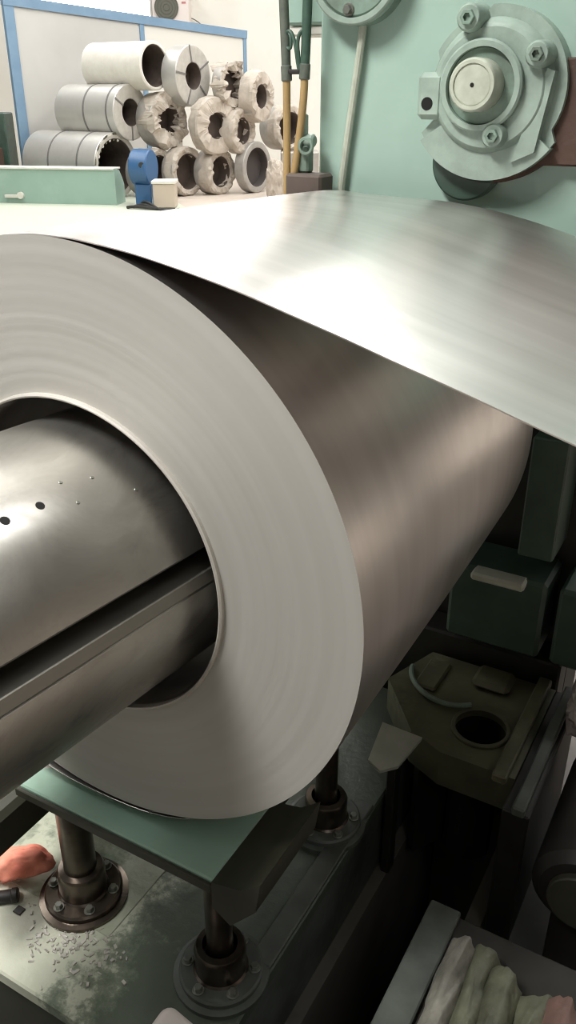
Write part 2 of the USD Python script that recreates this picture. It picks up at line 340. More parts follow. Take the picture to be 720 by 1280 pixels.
# blue-framed partition
p0, p1 = np.array([-5.13, 18.0]), np.array([-1.0, 22.0])
t = Thing('partition', 'tall light grey partition in a blue steel frame behind the stacked coils', 'partition', base=(-3.1, 20.0, 0), frame='w')
dd = (p1 - p0) / np.linalg.norm(p1 - p0); nn = np.array([dd[1], -dd[0]])
def bar(q0, z0, q1, z1, w, h):
    a0, a1 = np.append(q0, z0), np.append(q1, z1); d = (a1 - a0) / np.linalg.norm(a1 - a0); n3 = np.append(nn, 0); u = np.cross(d, n3)
    P = [a + sx * w / 2 * n3 + sy * h / 2 * u for a in (a0, a1) for sx in (-1, 1) for sy in (-1, 1)]
    return trimesh.convex.convex_hull(np.array(P))
L = np.linalg.norm(p1 - p0)
zt = lambda f: 3.30 * (1 - f) + 2.96 * f
fr = [0.0, 0.51, 1.0]
for f_, wd in zip(fr, (0.2, 0.11, 0.09)): t.part('post', bar(p0 + dd * L * f_, 0, p0 + dd * L * f_, zt(f_), 0.08, wd), 'blue_paint')
t.part('top_rail', bar(p0 - dd * 0.1, zt(0), p1 + dd * 0.06, zt(1), 0.10, 0.16), 'blue_paint')
t.part('bottom_rail', bar(p0, 0.08, p1, 0.08, 0.08, 0.12), 'blue_paint')
for i in range(2):
    q0, q1 = p0 + dd * L * fr[i], p0 + dd * L * fr[i + 1]
    zz = [zt(fr[i]), zt(fr[i + 1])]
    P = [np.append(q + s_ * 0.015 * nn, z) for q, z1_ in ((q0, zz[0]), (q1, zz[1])) for z in (0.1, z1_) for s_ in (-1, 1)]
    t.part('panel', trimesh.convex.convex_hull(np.array(P)), 'panel_grey' if i == 0 else 'panel_light')
# what shows left of the partition post
single('cabinet', cbox(-6.4, -5.35, 17.6, 18.2, 0, 1.45, 0.02), 'dark_green', 'dark green cabinet edge left of the blue partition post', 'cabinet')
single('wooden_crate', cbox(-6.5, -5.42, 17.2, 17.5, 0, 0.85, 0.01), 'rust', 'brown crate at the left edge beside the blue post', 'crate')

# ------------------------------------------------------------------ stacked coils at the back
def rough_ring(ro, ri, y0, y1, seed, amp, n=72, k=5):
    """Crumpled paper collar on a coil end (axis y)."""
    th = np.linspace(0, 2 * math.pi, n, endpoint=False); prof = [(ro * 1.01, y1 + 0.22), (ro * 1.015, y0 + 0.03), (ro * 0.97, y0 - 0.02), ((ro * 0.6 + ri * 0.4), y0 - 0.035), (ri, y0 - 0.02), (ri * 0.95, y0 + 0.10)]
    P = np.zeros((n + 1, len(prof), 3))
    for i in range(n + 1):
        a_ = th[i % n]
        for j, (r, y) in enumerate(prof):
            q = np.array([math.cos(a_) * 3.3 + seed * 7.1, math.sin(a_) * 3.3, j * 0.8])
            rr = r * (1 + amp * (meshkit.fbm(q[None], 3, seed)[0] - 0.5) * (1.8 if j >= 3 else 0.7)); yy = y + amp * 0.9 * (meshkit.fbm(q[None] + 31, 3, seed)[0] - 0.5)
            P[i, j] = (rr * math.cos(a_), yy, rr * math.sin(a_))
    return sheet(P[::-1], 0.006)

def back_coil(label, pos, R, r, L, ang, body, face, style, seed, bands=(), radial=0):
    """Axis along local y; the end face at y = 0 looks along local -y. ang: direction (degrees) the face looks, turned from -y towards +x."""
    x, y, z = pos
    t = Thing('stacked_coil', label, 'steel coil', base=pos, frame='l', yaw=ang, group=None)
    t.prim.SetCustomDataByKey('group', 'coils stacked against the partition')
    o, d = np.zeros(3), np.array([0, 1.0, 0])
    t.part('wound_body', lathe([(R - 0.012, 0), (R, 0.012), (R, L - 0.012), (R - 0.012, L), (r, L), (r, 0.0)], o, d, 64, closed=True), body)
    fc = lathe([(R - 0.014, -0.001), (R - 0.05, -0.006), (r + 0.03, -0.006), (r + 0.001, -0.001), (r + 0.001, 0.05)], o, d, 64)
    t.part('end_face', fc, face)
    t.part('bore_liner', lathe([(r - 0.001, 0.01), (r - 0.012, 0.012), (r - 0.012, L * 0.8), (0, L * 0.8 + 0.001)], o, d, 48), 'bore_brown' if style != 'dark' else 'bore_liner')
    for b_ in bands:
        t.part('strap', ring((0, b_ - 0.02, 0), (0, b_ + 0.02, 0), R + 0.006, R - 0.002, 64), 'strap')
    for k in range(radial):
        a_ = k * 2 * math.pi / radial + 0.5
        u = np.array([math.cos(a_), 0, math.sin(a_)]); v = np.array([-math.sin(a_), 0, math.cos(a_)])
        P = [u * q + v * s_ * 0.016 + np.array([0, yy, 0]) for q in (r + 0.0, R + 0.004) for s_ in (-1, 1) for yy in (-0.008, -0.014)]
        t.part('strap', trimesh.convex.convex_hull(np.array(P)), 'strap')
    if style == 'paper':
        t.part('paper_wrap', rough_ring(R, r * 1.06, 0.0, 0.0, seed, 0.18), 'kraft_paper', smooth=20, label='crumpled brown paper wrap')
    if style == 'torn':
        t.part('paper_wrap', rough_ring(R, r * 0.9, 0.0, 0.0, seed, 0.55, 60), 'kraft_paper', smooth=10, label='torn brown paper wrap')
    if style == 'tabs':
        for k in range(13):
            a_ = math.pi * (0.42 + 0.075 * k); u = np.array([math.cos(a_), 0, math.sin(a_)]); v = np.array([-math.sin(a_), 0, math.cos(a_)])
            P = [u * q + v * s_ * wd + np.array([0, yy, 0]) for q, wd, y_ in ((R * 0.99, 0.055, -0.01), (r * 0.9, 0.02, 0.03)) for s_ in (-1, 1) for yy in (y_, y_ - 0.006)]
            t.part('packing_tab', trimesh.convex.convex_hull(np.array(P)), 'olive_iron' if k % 2 else 'coil_white')
    return t

back_coil('grey steel coil at the bottom left, wide bore edged with packing tabs', (-3.18, 16.95, 0.57), 0.57, 0.47, 1.9, 57, 'coil_grey', 'coil_face', 'tabs', 1, bands=(0.45, 1.2))
back_coil('bright steel coil with strap bands and a small bore, second tier at the left', (-2.88, 17.2, 1.46), 0.47, 0.235, 1.5, 57, 'coil_grey', 'coil_face', 'plain', 2, bands=(0.18, 0.75), radial=3)
back_coil('plain white coil with a wide open bore, top tier at the left', (-2.40, 17.25, 2.22), 0.40, 0.345, 1.45, 57, 'coil_white', 'coil_white', 'plain', 3)
back_coil('light steel coil with radial straps across its face, top tier beside the white one', (-1.74, 17.55, 2.06), 0.51, 0.23, 0.35, 57, 'coil_grey', 'coil_face', 'plain', 4, radial=5)
back_coil('coil in torn brown paper, second tier under the strapped top coil', (-2.22, 17.4, 1.32), 0.47, 0.28, 0.40, 50, 'coil_dull', 'kraft_paper', 'torn', 5)
back_coil('brown paper-wrapped coil, facing front at the middle of the stack', (-1.33, 17.45, 1.23), 0.49, 0.23, 0.22, 42, 'coil_dull', 'kraft_paper', 'paper', 6)
back_coil('coil with ragged paper round its open bore, top tier near the partition end', (-1.02, 17.75, 1.92), 0.38, 0.28, 0.22, 54, 'coil_dull', 'kraft_paper', 'torn', 7)
back_coil('pale narrow-looking coil at the top right end of the stack', (-0.50, 17.95, 1.72), 0.44, 0.21, 0.26, 62, 'coil_dull', 'coil_face', 'paper', 8)
back_coil('half-hidden wrapped coil just right of the front-facing paper-wrapped one', (-0.86, 17.75, 1.13), 0.40, 0.24, 0.22, 58, 'coil_dull', 'kraft_paper', 'paper', 9)
back_coil('bottom-row coil right behind the blue drum', (-2.42, 17.2, 0.42), 0.42, 0.32, 0.5, 55, 'coil_dull', 'kraft_paper', 'paper', 10)
back_coil('paper-rimmed coil standing on the floor just right of the beige carton', (-1.90, 17.4, 0.435), 0.435, 0.32, 0.3, 52, 'coil_dull', 'kraft_paper', 'paper', 11)
back_coil('narrow paper-rimmed coil on the floor, directly below the front-facing wrapped coil', (-1.30, 17.65, 0.41), 0.41, 0.28, 0.35, 54, 'coil_dull', 'kraft_paper', 'paper', 12)
back_coil('dark dull coil with a wide bore, bottom right of the stack', (-0.60, 17.95, 0.47), 0.47, 0.36, 0.22, 56, 'coil_dull', 'coil_dull', 'dark', 13)
back_coil('brown coil seen between and behind the two hanging hoses', (0.05, 18.9, 1.14), 0.42, 0.30, 0.5, 40, 'coil_dull', 'kraft_paper', 'paper', 14)
t = Thing('pallet_box', 'grey box under the brown coil behind the hoses', 'box', base=(0.12, 18.9, 0), frame='w')
t.part('body', cbox(-0.15, 0.62, 18.4, 19.3, 0.1, 0.72, 0.02), 'coil_dull'); t.part('skid', cbox(-0.12, 0.6, 18.5, 18.6, 0, 0.1), 'rust'); t.part('skid', cbox(-0.12, 0.6, 19.1, 19.2, 0, 0.1), 'rust')

def crumpled(c, size, seed, amp=0.25, sub=3):
    m = trimesh.creation.icosphere(sub, 1.0); v = np.array(m.vertices)
    v = np.sign(v) * np.abs(v) ** 0.7
    v = v * (1 + amp * (meshkit.fbm(v * 2.2 + seed * 3.3, 4, seed)[:, None] - 0.5) * 2) * np.array(size) + np.array(c)
    m.vertices = v; return m
single('paper_bundle', crumpled((-0.24, 16.9, 0.33), (0.16, 0.22, 0.36), 5, 0.3, 4), 'kraft_paper', 'crumpled pale paper bundle standing on the floor left of the hoses', 'paper bundle', smooth=15)

# small things in front of the stack
t = Thing('blue_drum', 'small blue motor drum in front of the stack, by the end of the green beam', 'drum', base=(-2.53, 15.9, 0.2), frame='w')
t.part('body', cyl((-2.68, 15.92, 0.62), (-2.36, 15.84, 0.62), 0.30, 32, 0.02), 'drum_blue')
t.part('foot', cbox(-2.66, -2.38, 15.7, 16.0, 0.0, 0.36, 0.01), 'drum_blue'); t.part('bolt', cyl((-2.5, 15.6, 0.68), (-2.5, 15.57, 0.68), 0.05, 12), 'black_iron')
t = Thing('carton', 'small beige carton on the floor beside the blue drum', 'carton', base=(-2.1, 15.5, 0), frame='w')
t.part('body', cbox(-2.3, -1.93, 15.35, 15.75, 0.02, 0.40, 0.008), 'beige_box'); t.part('lid', cbox(-2.32, -1.91, 15.33, 15.77, 0.40, 0.45, 0.006), 'coil_white')
single('cable_heap', trimesh.util.concatenate([tube([(-2.75 + 0.1 * k, 15.3 + 0.05 * k, 0.03), (-2.5, 15.2 + 0.08 * k, 0.05 + 0.02 * k), (-2.2, 15.1, 0.03), (-1.9 + 0.08 * k, 15.05, 0.03)], 0.025, 8) for k in range(3)]), 'black_iron', 'dark cables lying on the floor in front of the beige carton', 'cable', base=(0, 0, 0))

# green beam lying on the pale walkway
bx0, bx1 = np.array([-6.4, 16.4]), np.array([-3.05, 15.85])
d2 = (bx1 - bx0) / np.linalg.norm(bx1 - bx0); n2 = np.array([-d2[1], d2[0]])
Lb = np.linalg.norm(bx1 - bx0)
t = Thing('green_beam', 'long mint green steel channel lying on the pale floor at the left', 'beam', base=(bx1[0], bx1[1], 0), frame='l', yaw=math.degrees(math.atan2(d2[1], d2[0])))
prof = Polygon([(0, 0), (0.44, 0), (0.44, 0.30), (0.36, 0.42), (0.24, 0.54), (0, 0.58)])
e = trimesh.creation.extrude_polygon(prof, Lb, engine='earcut'); v = np.array(e.vertices)
e = trimesh.Trimesh(np.stack([v[:, 2] - Lb, v[:, 0], v[:, 1]], 1), e.faces, process=False); trimesh.repair.fix_normals(e)
t.part('body', e, 'mint_paint', smooth=15)
t.part('top_flange', cbox(-Lb, 0.02, -0.03, 0.34, 0.58, 0.61, 0.005), 'coil_white', label='pale worn top edge')
e = trimesh.creation.extrude_polygon(prof.buffer(0.012), 0.03, engine='earcut'); v = np.array(e.vertices)
e = trimesh.Trimesh(np.stack([v[:, 2], v[:, 0], v[:, 1] + 0.012], 1), e.faces, process=False); trimesh.repair.fix_normals(e)
t.part('end_plate', e, 'mint_paint', smooth=15)
t.part('latch', trimesh.util.concatenate([cyl((-1.75, -0.0, 0.14), (-1.75, -0.06, 0.14), 0.06, 16), cbox(-2.05, -1.75, -0.05, 0.0, 0.10, 0.15)]), 'coil_white')

# ------------------------------------------------------------------ green machine housing behind the strip
HW = 1.05
t = Thing('machine_housing', 'large mint green machine housing plate behind the moving strip', 'machine housing', base=(1.0, 1.3, 0), frame='m')
t.part('front_plate', cbox(-0.135, 1.1, HW, 1.35, 1.45, 2.15, 0.006), 'mint_paint')
t.part('shade_frame', cbox(-0.13, 0.60, HW + 0.1, 1.35, 0.0, 1.448, 0.006), 'black_iron')  # black frame and foot rail: shade low on the housing put into colour
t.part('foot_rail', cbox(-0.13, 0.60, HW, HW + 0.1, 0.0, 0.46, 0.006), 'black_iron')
t.part('overhead_beam', cbox(-0.235, -0.137, HW + 0.02, 1.6, 1.935, 2.15, 0.006), 'mint_paint')
t.part('beam_liner', cbox(-0.235, -0.137, HW + 0.03, HW + 0.12, 1.915, 1.934, 0.003), 'coil_white')
# vertical pipe under the upper flange
t.part('grease_pipe', tube([(-0.020, HW - 0.015, 1.95), (-0.032, HW - 0.016, 1.85), (-0.05, HW - 0.016, 1.72), (-0.069, HW - 0.015, 1.56), (-0.075, HW - 0.015, 1.3)], 0.0085, 10), 'boss_steel')
# rusty carrier and dark green stub behind the round bearing
t.part('carrier_plate', cbox(0.30, 0.74, HW - 0.035, HW + 0.01, 1.665, 1.86, 0.004), 'rust', label='rust-brown carrier plate')
t.part('shaft_stub', cyl((0.236, HW - 0.03, 1.664), (0.236, HW + 0.02, 1.664), 0.076, 40, 0.004), 'dark_green', label='dark green round stub')
# blocks and ribs low on the housing, in the shadow behind the coil
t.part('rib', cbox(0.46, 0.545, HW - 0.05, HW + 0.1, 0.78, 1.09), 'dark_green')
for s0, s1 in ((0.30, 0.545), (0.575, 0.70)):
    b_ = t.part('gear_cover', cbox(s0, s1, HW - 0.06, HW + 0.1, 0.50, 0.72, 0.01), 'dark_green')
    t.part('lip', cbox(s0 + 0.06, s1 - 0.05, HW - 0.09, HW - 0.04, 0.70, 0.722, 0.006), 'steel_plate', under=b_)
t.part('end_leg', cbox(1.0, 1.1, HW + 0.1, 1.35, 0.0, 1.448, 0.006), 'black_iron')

# round bearing cap on the housing
bc = np.array([0.285, HW, 1.806])
def bpt(ds, dz, w): return np.array([bc[0] + ds, w, bc[2] + dz])
t = Thing('bearing_cap', 'large round cast bearing cap with a protruding shaft end on the green housing, upper right', 'bearing cap', base=(0.285, HW, 1.806), frame='m')
out = []
for k in range(72):
    a_ = 2 * math.pi * k / 72; r_ = 0.148
    if math.radians(150) < a_ < math.radians(205): r_ = 0.128
    if math.radians(205) < a_ < math.radians(330): r_ = 0.168
    if math.radians(96) < a_ < math.radians(150): r_ = 0.138
    out.append((bc[0] + r_ * math.cos(a_), bc[2] + r_ * math.sin(a_)))
plate = Polygon(out).buffer(0.006).buffer(-0.006)
t.part('flange', stand(extrude(plate, HW - 0.05, HW)), 'flange_paint', smooth=30)
t.part('flange_step', lathe([(0.0, 0), (0.112, 0), (0.118, -0.006), (0.128, -0.012), (0.128, -0.03)][::-1] and [(0.0, -0.028), (0.108, -0.028), (0.116, -0.022), (0.126, 0.0)], bpt(0, 0, HW - 0.05), (0, 1, 0), 64), 'flange_paint')
t.part('seal_ring', ring(bpt(-0.012, 0.004, HW - 0.078), bpt(-0.012, 0.004, HW - 0.096), 0.084, 0.070, 56, 0.004), 'flange_paint')
t.part('cover_disc', ring(bpt(-0.012, 0.004, HW - 0.07), bpt(-0.012, 0.004, HW - 0.084), 0.070, 0.03, 56), 'grimy_paint')
t.part('shaft_end', lathe([(0, 0.0), (0.034, 0.0), (0.037, 0.002), (0.038, -0.002), (0.044, -0.002), (0.048, 0.004), (0.048, 0.07)], bpt(-0.014, 0.006, HW - 0.135), (0, 1, 0), 56), 'boss_steel')
t.part('center_mark', cyl(bpt(-0.014, 0.006, HW - 0.1345), bpt(-0.014, 0.006, HW - 0.1365), 0.004, 12, 0.0005), 'black_hole')
for ds, dz, rr in ((-0.045, 0.123, 0.020), (0.096, 0.058, 0.019), (0.025, -0.085, 0.019)):
    lg = t.part('bolt_lug', lathe([(0, -0.05), (rr + 0.001, -0.05), (rr + 0.005, -0.044), (rr + 0.008, 0.02)], bpt(ds, dz, HW - 0.05), (0, 1, 0), 28), 'flange_paint')
    t.part('bolt', trimesh.util.concatenate([ring(bpt(ds, dz, HW - 0.098), bpt(ds, dz, HW - 0.110), rr * 0.72, rr * 0.38, 6, 0.001), cyl(bpt(ds, dz, HW - 0.098), bpt(ds, dz, HW - 0.103), rr * 0.4, 6, 0.001)]), 'grimy_paint', under=lg)
t.part('side_lug', cbox(bc[0] - 0.150, bc[0] - 0.092, HW - 0.080, HW - 0.03, bc[2] - 0.058, bc[2] + 0.03, 0.01), 'flange_paint')
t.part('bolt_hole', cyl(bpt(-0.126, -0.028, HW - 0.070), bpt(-0.126, -0.028, HW - 0.0812), 0.0125, 20, 0.0005), 'black_hole')
gask = Polygon([(bc[0] + r_ * math.cos(a_), bc[2] + r_ * math.sin(a_)) for r_, aa in ((0.180, np.linspace(4.1, 5.75, 30)), (0.10, np.linspace(5.75, 4.1, 30))) for a_ in aa])
t.part('gasket', stand(extrude(gask, HW - 0.030, HW - 0.002)), 'rust', label='rust-brown backing ring')
gus = Polygon([(bc[0] + 0.06, bc[2] - 0.135), (bc[0] + 0.105, bc[2] - 0.115), (bc[0] + 0.128, bc[2] + 0.03), (bc[0] + 0.112, bc[2] + 0.035)])
t.part('gusset', stand(extrude(gus, HW - 0.075, HW - 0.03)), 'flange_paint')
arc = Polygon([(bc[0] + r_ * math.cos(a_), bc[2] + r_ * math.sin(a_)) for r_, aa in ((0.172, np.linspace(3.75, 5.6, 24)), (0.118, np.linspace(5.6, 3.75, 24))) for a_ in aa])
t.part('lower_rim', stand(extrude(arc, HW - 0.066, HW - 0.03)), 'flange_paint')

# second flange, half out of the frame
fc = np.array([-0.03, HW, 2.03])
t = Thing('flange_cover', 'small round green flange cover at the top edge, above the thin vertical pipe', 'flange cover', base=tuple(fc), frame='m')
t.part('disc', lathe([(0, -0.05), (0.085, -0.05), (0.095, -0.042), (0.104, -0.03), (0.104, 0)], fc, (0, 1, 0), 56), 'grimy_paint')
t.part('rim', ring(fc + [0, -0.03, 0], fc + [0, -0.055, 0], 0.104, 0.09, 56, 0.003), 'flange_paint')
for k in range(4):
    a_ = -1.72 + k * math.pi / 2
    t.part('bolt', hexbolt(fc + np.array([0.076 * math.cos(a_), -0.05, 0.076 * math.sin(a_)]), (0, -1, 0), 0.009, 0.012), 'bolt_steel')

# ------------------------------------------------------------------ hoses hanging beside the housing
def hose(path_up, path_low, up_mat, label, r):
    t = Thing('hanging_hose', label, 'hose', base=(path_up[0][0], path_up[0][1], 1.2), frame='m')
    t.part('upper_hose', tube(path_up, r * 1.12, 14), up_mat)
    t.part('lower_sleeve', tube(path_low, r * 0.92, 14), 'yellow_sleeve', label='yellow sleeve')
    q = np.array(path_low[0]); d = np.array(path_up[-2]) - q; d /= np.linalg.norm(d)
    t.part('ferrule', cyl(q - d * 0.012, q + d * 0.02, r * 1.28, 16, 0.002), 'hose_grey')
W_ = 0.985
hose([(-0.20, W_ + .01, 3.2), (-0.196, W_ + .005, 2.4), (-0.191, W_, 1.977), (-0.187, W_, 1.90), (-0.184, W_, 1.833)], [(-0.184, W_, 1.833), (-0.183, W_, 1.70), (-0.183, W_, 1.56), (-0.183, W_, 1.25)], 'hose_grey', 'left hanging hose, dark grey above with a yellow lower sleeve', 0.0095)
hose([(-0.126, W_ + .01, 3.2), (-0.129, W_ + .005, 2.4), (-0.132, W_, 1.977), (-0.135, W_, 1.90), (-0.138, W_, 1.836)], [(-0.138, W_, 1.836), (-0.140, W_, 1.79), (-0.152, W_ - .003, 1.69), (-0.168, W_ - .01, 1.57), (-0.185, W_ - .022, 1.25)], 'hose_green', 'right hanging hose, dark green above, its yellow sleeve slanting across the left one', 0.0095)
t = Thing('hose_clamp', 'dark metal clamp and loop joining the two hanging hoses', 'clamp', base=(-0.156, W_, 1.87), frame='m')
t.part('bar', cbox(-0.177, -0.144, W_ - 0.010, W_ + 0.010, 1.835, 1.845, 0.003), 'black_rubber')
t.part('loop', trimesh.util.concatenate([tube([(-0.182, W_ - .004, 1.915), (-0.172, W_ - .006, 1.918), (-0.163, W_ - .006, 1.905), (-0.156, W_ - .006, 1.88), (-0.150, W_ - .004, 1.845)], 0.0042, 8), tube([(-0.136, W_ - .004, 1.922), (-0.146, W_ - .006, 1.915), (-0.152, W_ - .006, 1.885), (-0.151, W_ - .004, 1.845)], 0.0042, 8), tube([(-0.182, W_ - .004, 1.890), (-0.172, W_ - .006, 1.885), (-0.170, W_ - .006, 1.905), (-0.176, W_ - .004, 1.915)], 0.0036, 8)]), 'hose_green')

# grey valve stand seen between the hoses and the housing
t = Thing('valve_stand', 'grey-green valve on a dark stand between the hoses and the green housing', 'valve', base=(-0.125, 1.0, 0), frame='m')
t.part('stand', cbox(-0.172, -0.078, 0.955, 1.02, 0.0, 1.632, 0.006), 'bore_brown')
t.part('column', cbox(-0.158, -0.128, 0.985, 1.015, 1.632, 1.69, 0.004), 'grimy_paint')
t.part('valve_body', trimesh.util.concatenate([cyl((-0.165, 1.0, 1.700), (-0.118, 1.0, 1.700), 0.014, 24, 0.004), cyl((-0.148, 1.0, 1.695), (-0.148, 1.0, 1.755), 0.011, 20)]), 'flange_paint')
t.part('handwheel', ring((-0.126, 0.975, 1.690), (-0.126, 0.968, 1.690), 0.020, 0.013, 32, 0.002), 'grimy_paint')
t.part('cap_nut', hexbolt(np.array([-0.148, 0.989, 1.725]), (0, -1, 0), 0.005, 0.006), 'black_iron')

# ------------------------------------------------------------------ the coil
t = Thing('steel_coil', 'big coil of bright steel strip on the mandrel, its end face towards the camera', 'steel coil', base=(0, 0, CZ - RO), frame='m')
o = np.array([0, 0, CZ]); d = np.array([0, 1.0, 0])
n = 240
rad = np.linspace(RI + 0.004, RO, 60)
P = np.zeros((n + 1, len(rad), 3))
for i in range(n + 1):
    th = 2 * math.pi * (i % n) / n
    P[i, :, 0] = rad * math.cos(th); P[i, :, 2] = CZ + rad * math.sin(th)
    P[i, :, 1] = 0.0012 * (meshkit.noise(np.stack([rad * 160, np.full_like(rad, 0.3), np.full_like(rad, 0.5)], 1), 3) - 0.5)
fv, ff = grid_mesh(P)
fm = trimesh.Trimesh(fv, ff, process=False); fm.merge_vertices()
if fm.face_normals[:, 1].mean() > 0: fm.invert()
t.part('end_face', fm, 'coil_edge', smooth=True, label='matt end face of tightly wound strip edges')
def RW(w): return RO - 0.02 * (w / CW) ** 1.5
prof = [(RW(w), w) for w in np.linspace(0, CW, 14)]
t.part('wound_body', lathe(prof + [(RI, CW), (RI, 0.004)], o, d, n), 'strip_steel', smooth=35, label='shiny outer wrap')
t.part('inner_wrap', lathe([(RI, 0.05), (RI, -0.007), (RI + 0.0025, -0.008), (RI + 0.0055, -0.006), (RI + 0.006, 0.02)], o, d, n, closed=True), 'coil_face', label='bright rim of the innermost wrap')
# loose outer wraps sagging under the coil
for k, (r0, a0, a1, dw) in enumerate(((0.506, 196, 292, -0.004), (0.513, 205, 285, 0.006))):
    aa = np.radians(np.linspace(a0, a1, 60)); ww = np.linspace(dw, 0.5, 6); P = np.zeros((60, 6, 3))
    for i, q in enumerate(aa):
        u = i / 59; r_ = RO + 0.001 + (r0 - RO) * math.sin(math.pi * min(1, max(0, u))) ** 0.6 + 0.0015 * math.sin(u * 23 + k)
        P[i, :, 0] = r_ * math.cos(q); P[i, :, 1] = ww + 0.004 * math.sin(u * 9 + 2 * k); P[i, :, 2] = CZ + r_ * math.sin(q)
    t.part('loose_wrap', sheet(P, 0.0015), 'strip_steel', smooth=True)
# the strip leaving the top of the coil towards the right
near = np.array([(-0.12, 0.4855), (-0.05, 0.498), (0.0, 0.5015), (0.044, 0.501), (0.098, 0.4965), (0.15, 0.4905), (0.225, 0.4775), (0.318, 0.4575), (0.384, 0.4400), (0.457, 0.4205), (0.528, 0.4000), (0.585, 0.3845), (0.622, 0.3740), (0.677, 0.3575), (0.728, 0.343), (0.9, 0.293), (1.3, 0.19), (2.0, 0.06), (2.6, -0.02)])
far = np.array([(-0.12, 0.462), (-0.05, 0.474), (0.0, 0.477), (0.07, 0.476), (0.14, 0.4735), (0.229, 0.4715), (0.315, 0.463), (0.415, 0.445), (0.512, 0.4205), (0.62, 0.387), (0.728, 0.352), (0.9, 0.297), (1.3, 0.19), (2.0, 0.06), (2.6, -0.02)])
from scipy.interpolate import PchipInterpolator
ss = np.concatenate([np.linspace(-0.12, 1.0, 90), np.linspace(1.03, 2.6, 30)]); ww = np.linspace(0, CW, 40)
zn, zf = PchipInterpolator(near[:, 0], near[:, 1])(ss), PchipInterpolator(far[:, 0], far[:, 1])(ss)
f_ = (ww / CW); P = np.zeros((len(ss), len(ww), 3))
P[:, :, 0] = ss[:, None]; P[:, :, 1] = ww[None]
ease = f_ ** 1.4
P[:, :, 2] = CZ + zn[:, None] * (1 - ease) + zf[:, None] * ease
ramp = np.clip((ss - 0.05) / 0.3, 0, 1)[:, None]
wave = 0.005 * np.sin(ss[:, None] * 9.5 - 1.0 + f_[None] * 1.6) * np.sin(math.pi * np.clip(f_[None], 0, 1)) * ramp
P[:, :, 2] += wave
t.part('strip', sheet(P, 0.0016), 'strip_steel', smooth=50, label='bright strip running off the top of the coil')

# ------------------------------------------------------------------ the mandrel
YM, PM, RM = 0.597, -0.023, 0.232
mb = np.array([0.002, 0.0, CZ + 0.001])
t = Thing('mandrel', 'polished segmented steel mandrel through the bore of the big coil', 'mandrel', base=tuple(mb), frame='m')
dy = YM - YAW      # in the machine frame the mandrel points slightly to +s
ax = np.array([math.sin(dy) * math.cos(PM), math.cos(dy) * math.cos(PM), math.sin(PM)])
bx_ = np.array([math.cos(dy), -math.sin(dy), 0.0]); zx = np.cross(bx_, ax)
def seg(a0, a1, r0, r1, w0, w1, c=0.003, na=40):
    """Segment of a thick tube about the mandrel's axis between two angles (degrees, from +s towards up)."""
    a0, a1 = math.radians(a0), math.radians(a1)
    ca = c / r1
    outl = [(r1 - c, a0)] + [(r1, q) for q in np.linspace(a0 + ca, a1 - ca, na)] + [(r1 - c, a1)] + [(r0, q) for q in np.linspace(a1, a0, na // 2)]
    pl = Polygon([(r * math.cos(q), r * math.sin(q)) for r, q in outl])
    m_ = trimesh.creation.extrude_polygon(pl, w1 - w0, engine='earcut'); v = np.array(m_.vertices)
    v = mb + v[:, :1] * bx_ + v[:, 1:2] * zx + (v[:, 2:3] + w0) * ax
    m_ = trimesh.Trimesh(v, m_.faces, process=False); trimesh.repair.fix_normals(m_); return m_
segs = [(17.8, 112.2), (116.0, 191.0), (197.0, 283.0), (288.0, 364.2)]
sp = [t.part('segment', seg(a0, a1, 0.17, RM, -0.78, 0.34), 'mandrel_steel') for a0, a1 in segs]
t.part('lit_edge', seg(4.3, 9.75, 0.17, RM + 0.0005, -0.78, 0.10, 0.0015, 6), 'lit_edge_steel', label='light grey bar for the lit edge of the lower segment')  # separate bar and steel stand in for the segment edge lit from above
t.part('core', cyl(mb - ax * 0.74, mb + ax * 0.5, 0.168, 40), 'black_iron')
t.part('shaft', cyl(mb + ax * 0.45 - np.array([0.0, 0, 0]), mb + np.array([0, 1.06, 0]), 0.10, 32), 'dark_shaft')
t.part('end_ring', seg(0, 359.9, 0.10, RM + 0.006, -0.82, -0.78, 0.004, 80), 'mandrel_steel')
def on_mandrel(ang, w, r): 
    q = math.radians(ang); return mb + r * (math.cos(q) * bx_ + math.sin(q) * zx) + w * ax
for ang, w, r in ((56.5, -0.167, 0.0062), (56.6, -0.222, 0.0066)):
    nrm = on_mandrel(ang, w, 1) - on_mandrel(ang, w, 0)
    t.part('bolt_hole', cyl(on_mandrel(ang, w, RM - 0.006), on_mandrel(ang, w, RM + 0.0006), r, 16, 0.0003), 'black_hole', under=sp[0])
for ang, w in ((58.4, -0.07), (52.1, -0.117), (47.7, -0.023), (61.4, -0.116)):
    t.part('pin', cyl(on_mandrel(ang, w, RM - 0.004), on_mandrel(ang, w, RM + 0.001), 0.0028, 10, 0.0005), 'bolt_steel', under=sp[0])

# ------------------------------------------------------------------ lifting table of the coil car
TZ = 0.600
t = Thing('lift_table', 'green steel lift table under the big coil, standing on round posts', 'lift table', base=(0.04, 0.25, 0.25), frame='m')
t.part('table_top', cbox(-0.19, 0.262, -0.045, 0.55, TZ - 0.024, TZ, 0.003), 'table_green')
t.part('lip', cbox(-0.197, 0.262, -0.053, -0.045, TZ - 0.026, TZ - 0.006, 0.002), 'olive_dark')
t.part('corner_plate', trimesh.convex.convex_hull(np.array([(-0.19, 0.0, TZ), (-0.19, 0.11, TZ), (-0.19, 0.11, TZ + 0.030), (-0.19, 0.07, TZ + 0.028), (-0.15, 0.03, TZ), (-0.15, 0.11, TZ), (-0.165, 0.11, TZ + 0.028)])), 'coil_white', label='pale worn corner')
side = Polygon([(0.262, TZ), (0.262, TZ - 0.06), (0.298, TZ - 0.085), (0.35, TZ - 0.02), (0.36, TZ + 0.05), (0.32, TZ + 0.015)])
t.part('side_bracket', stand(extrude(side, -0.05, 0.16)), 'olive_dark')
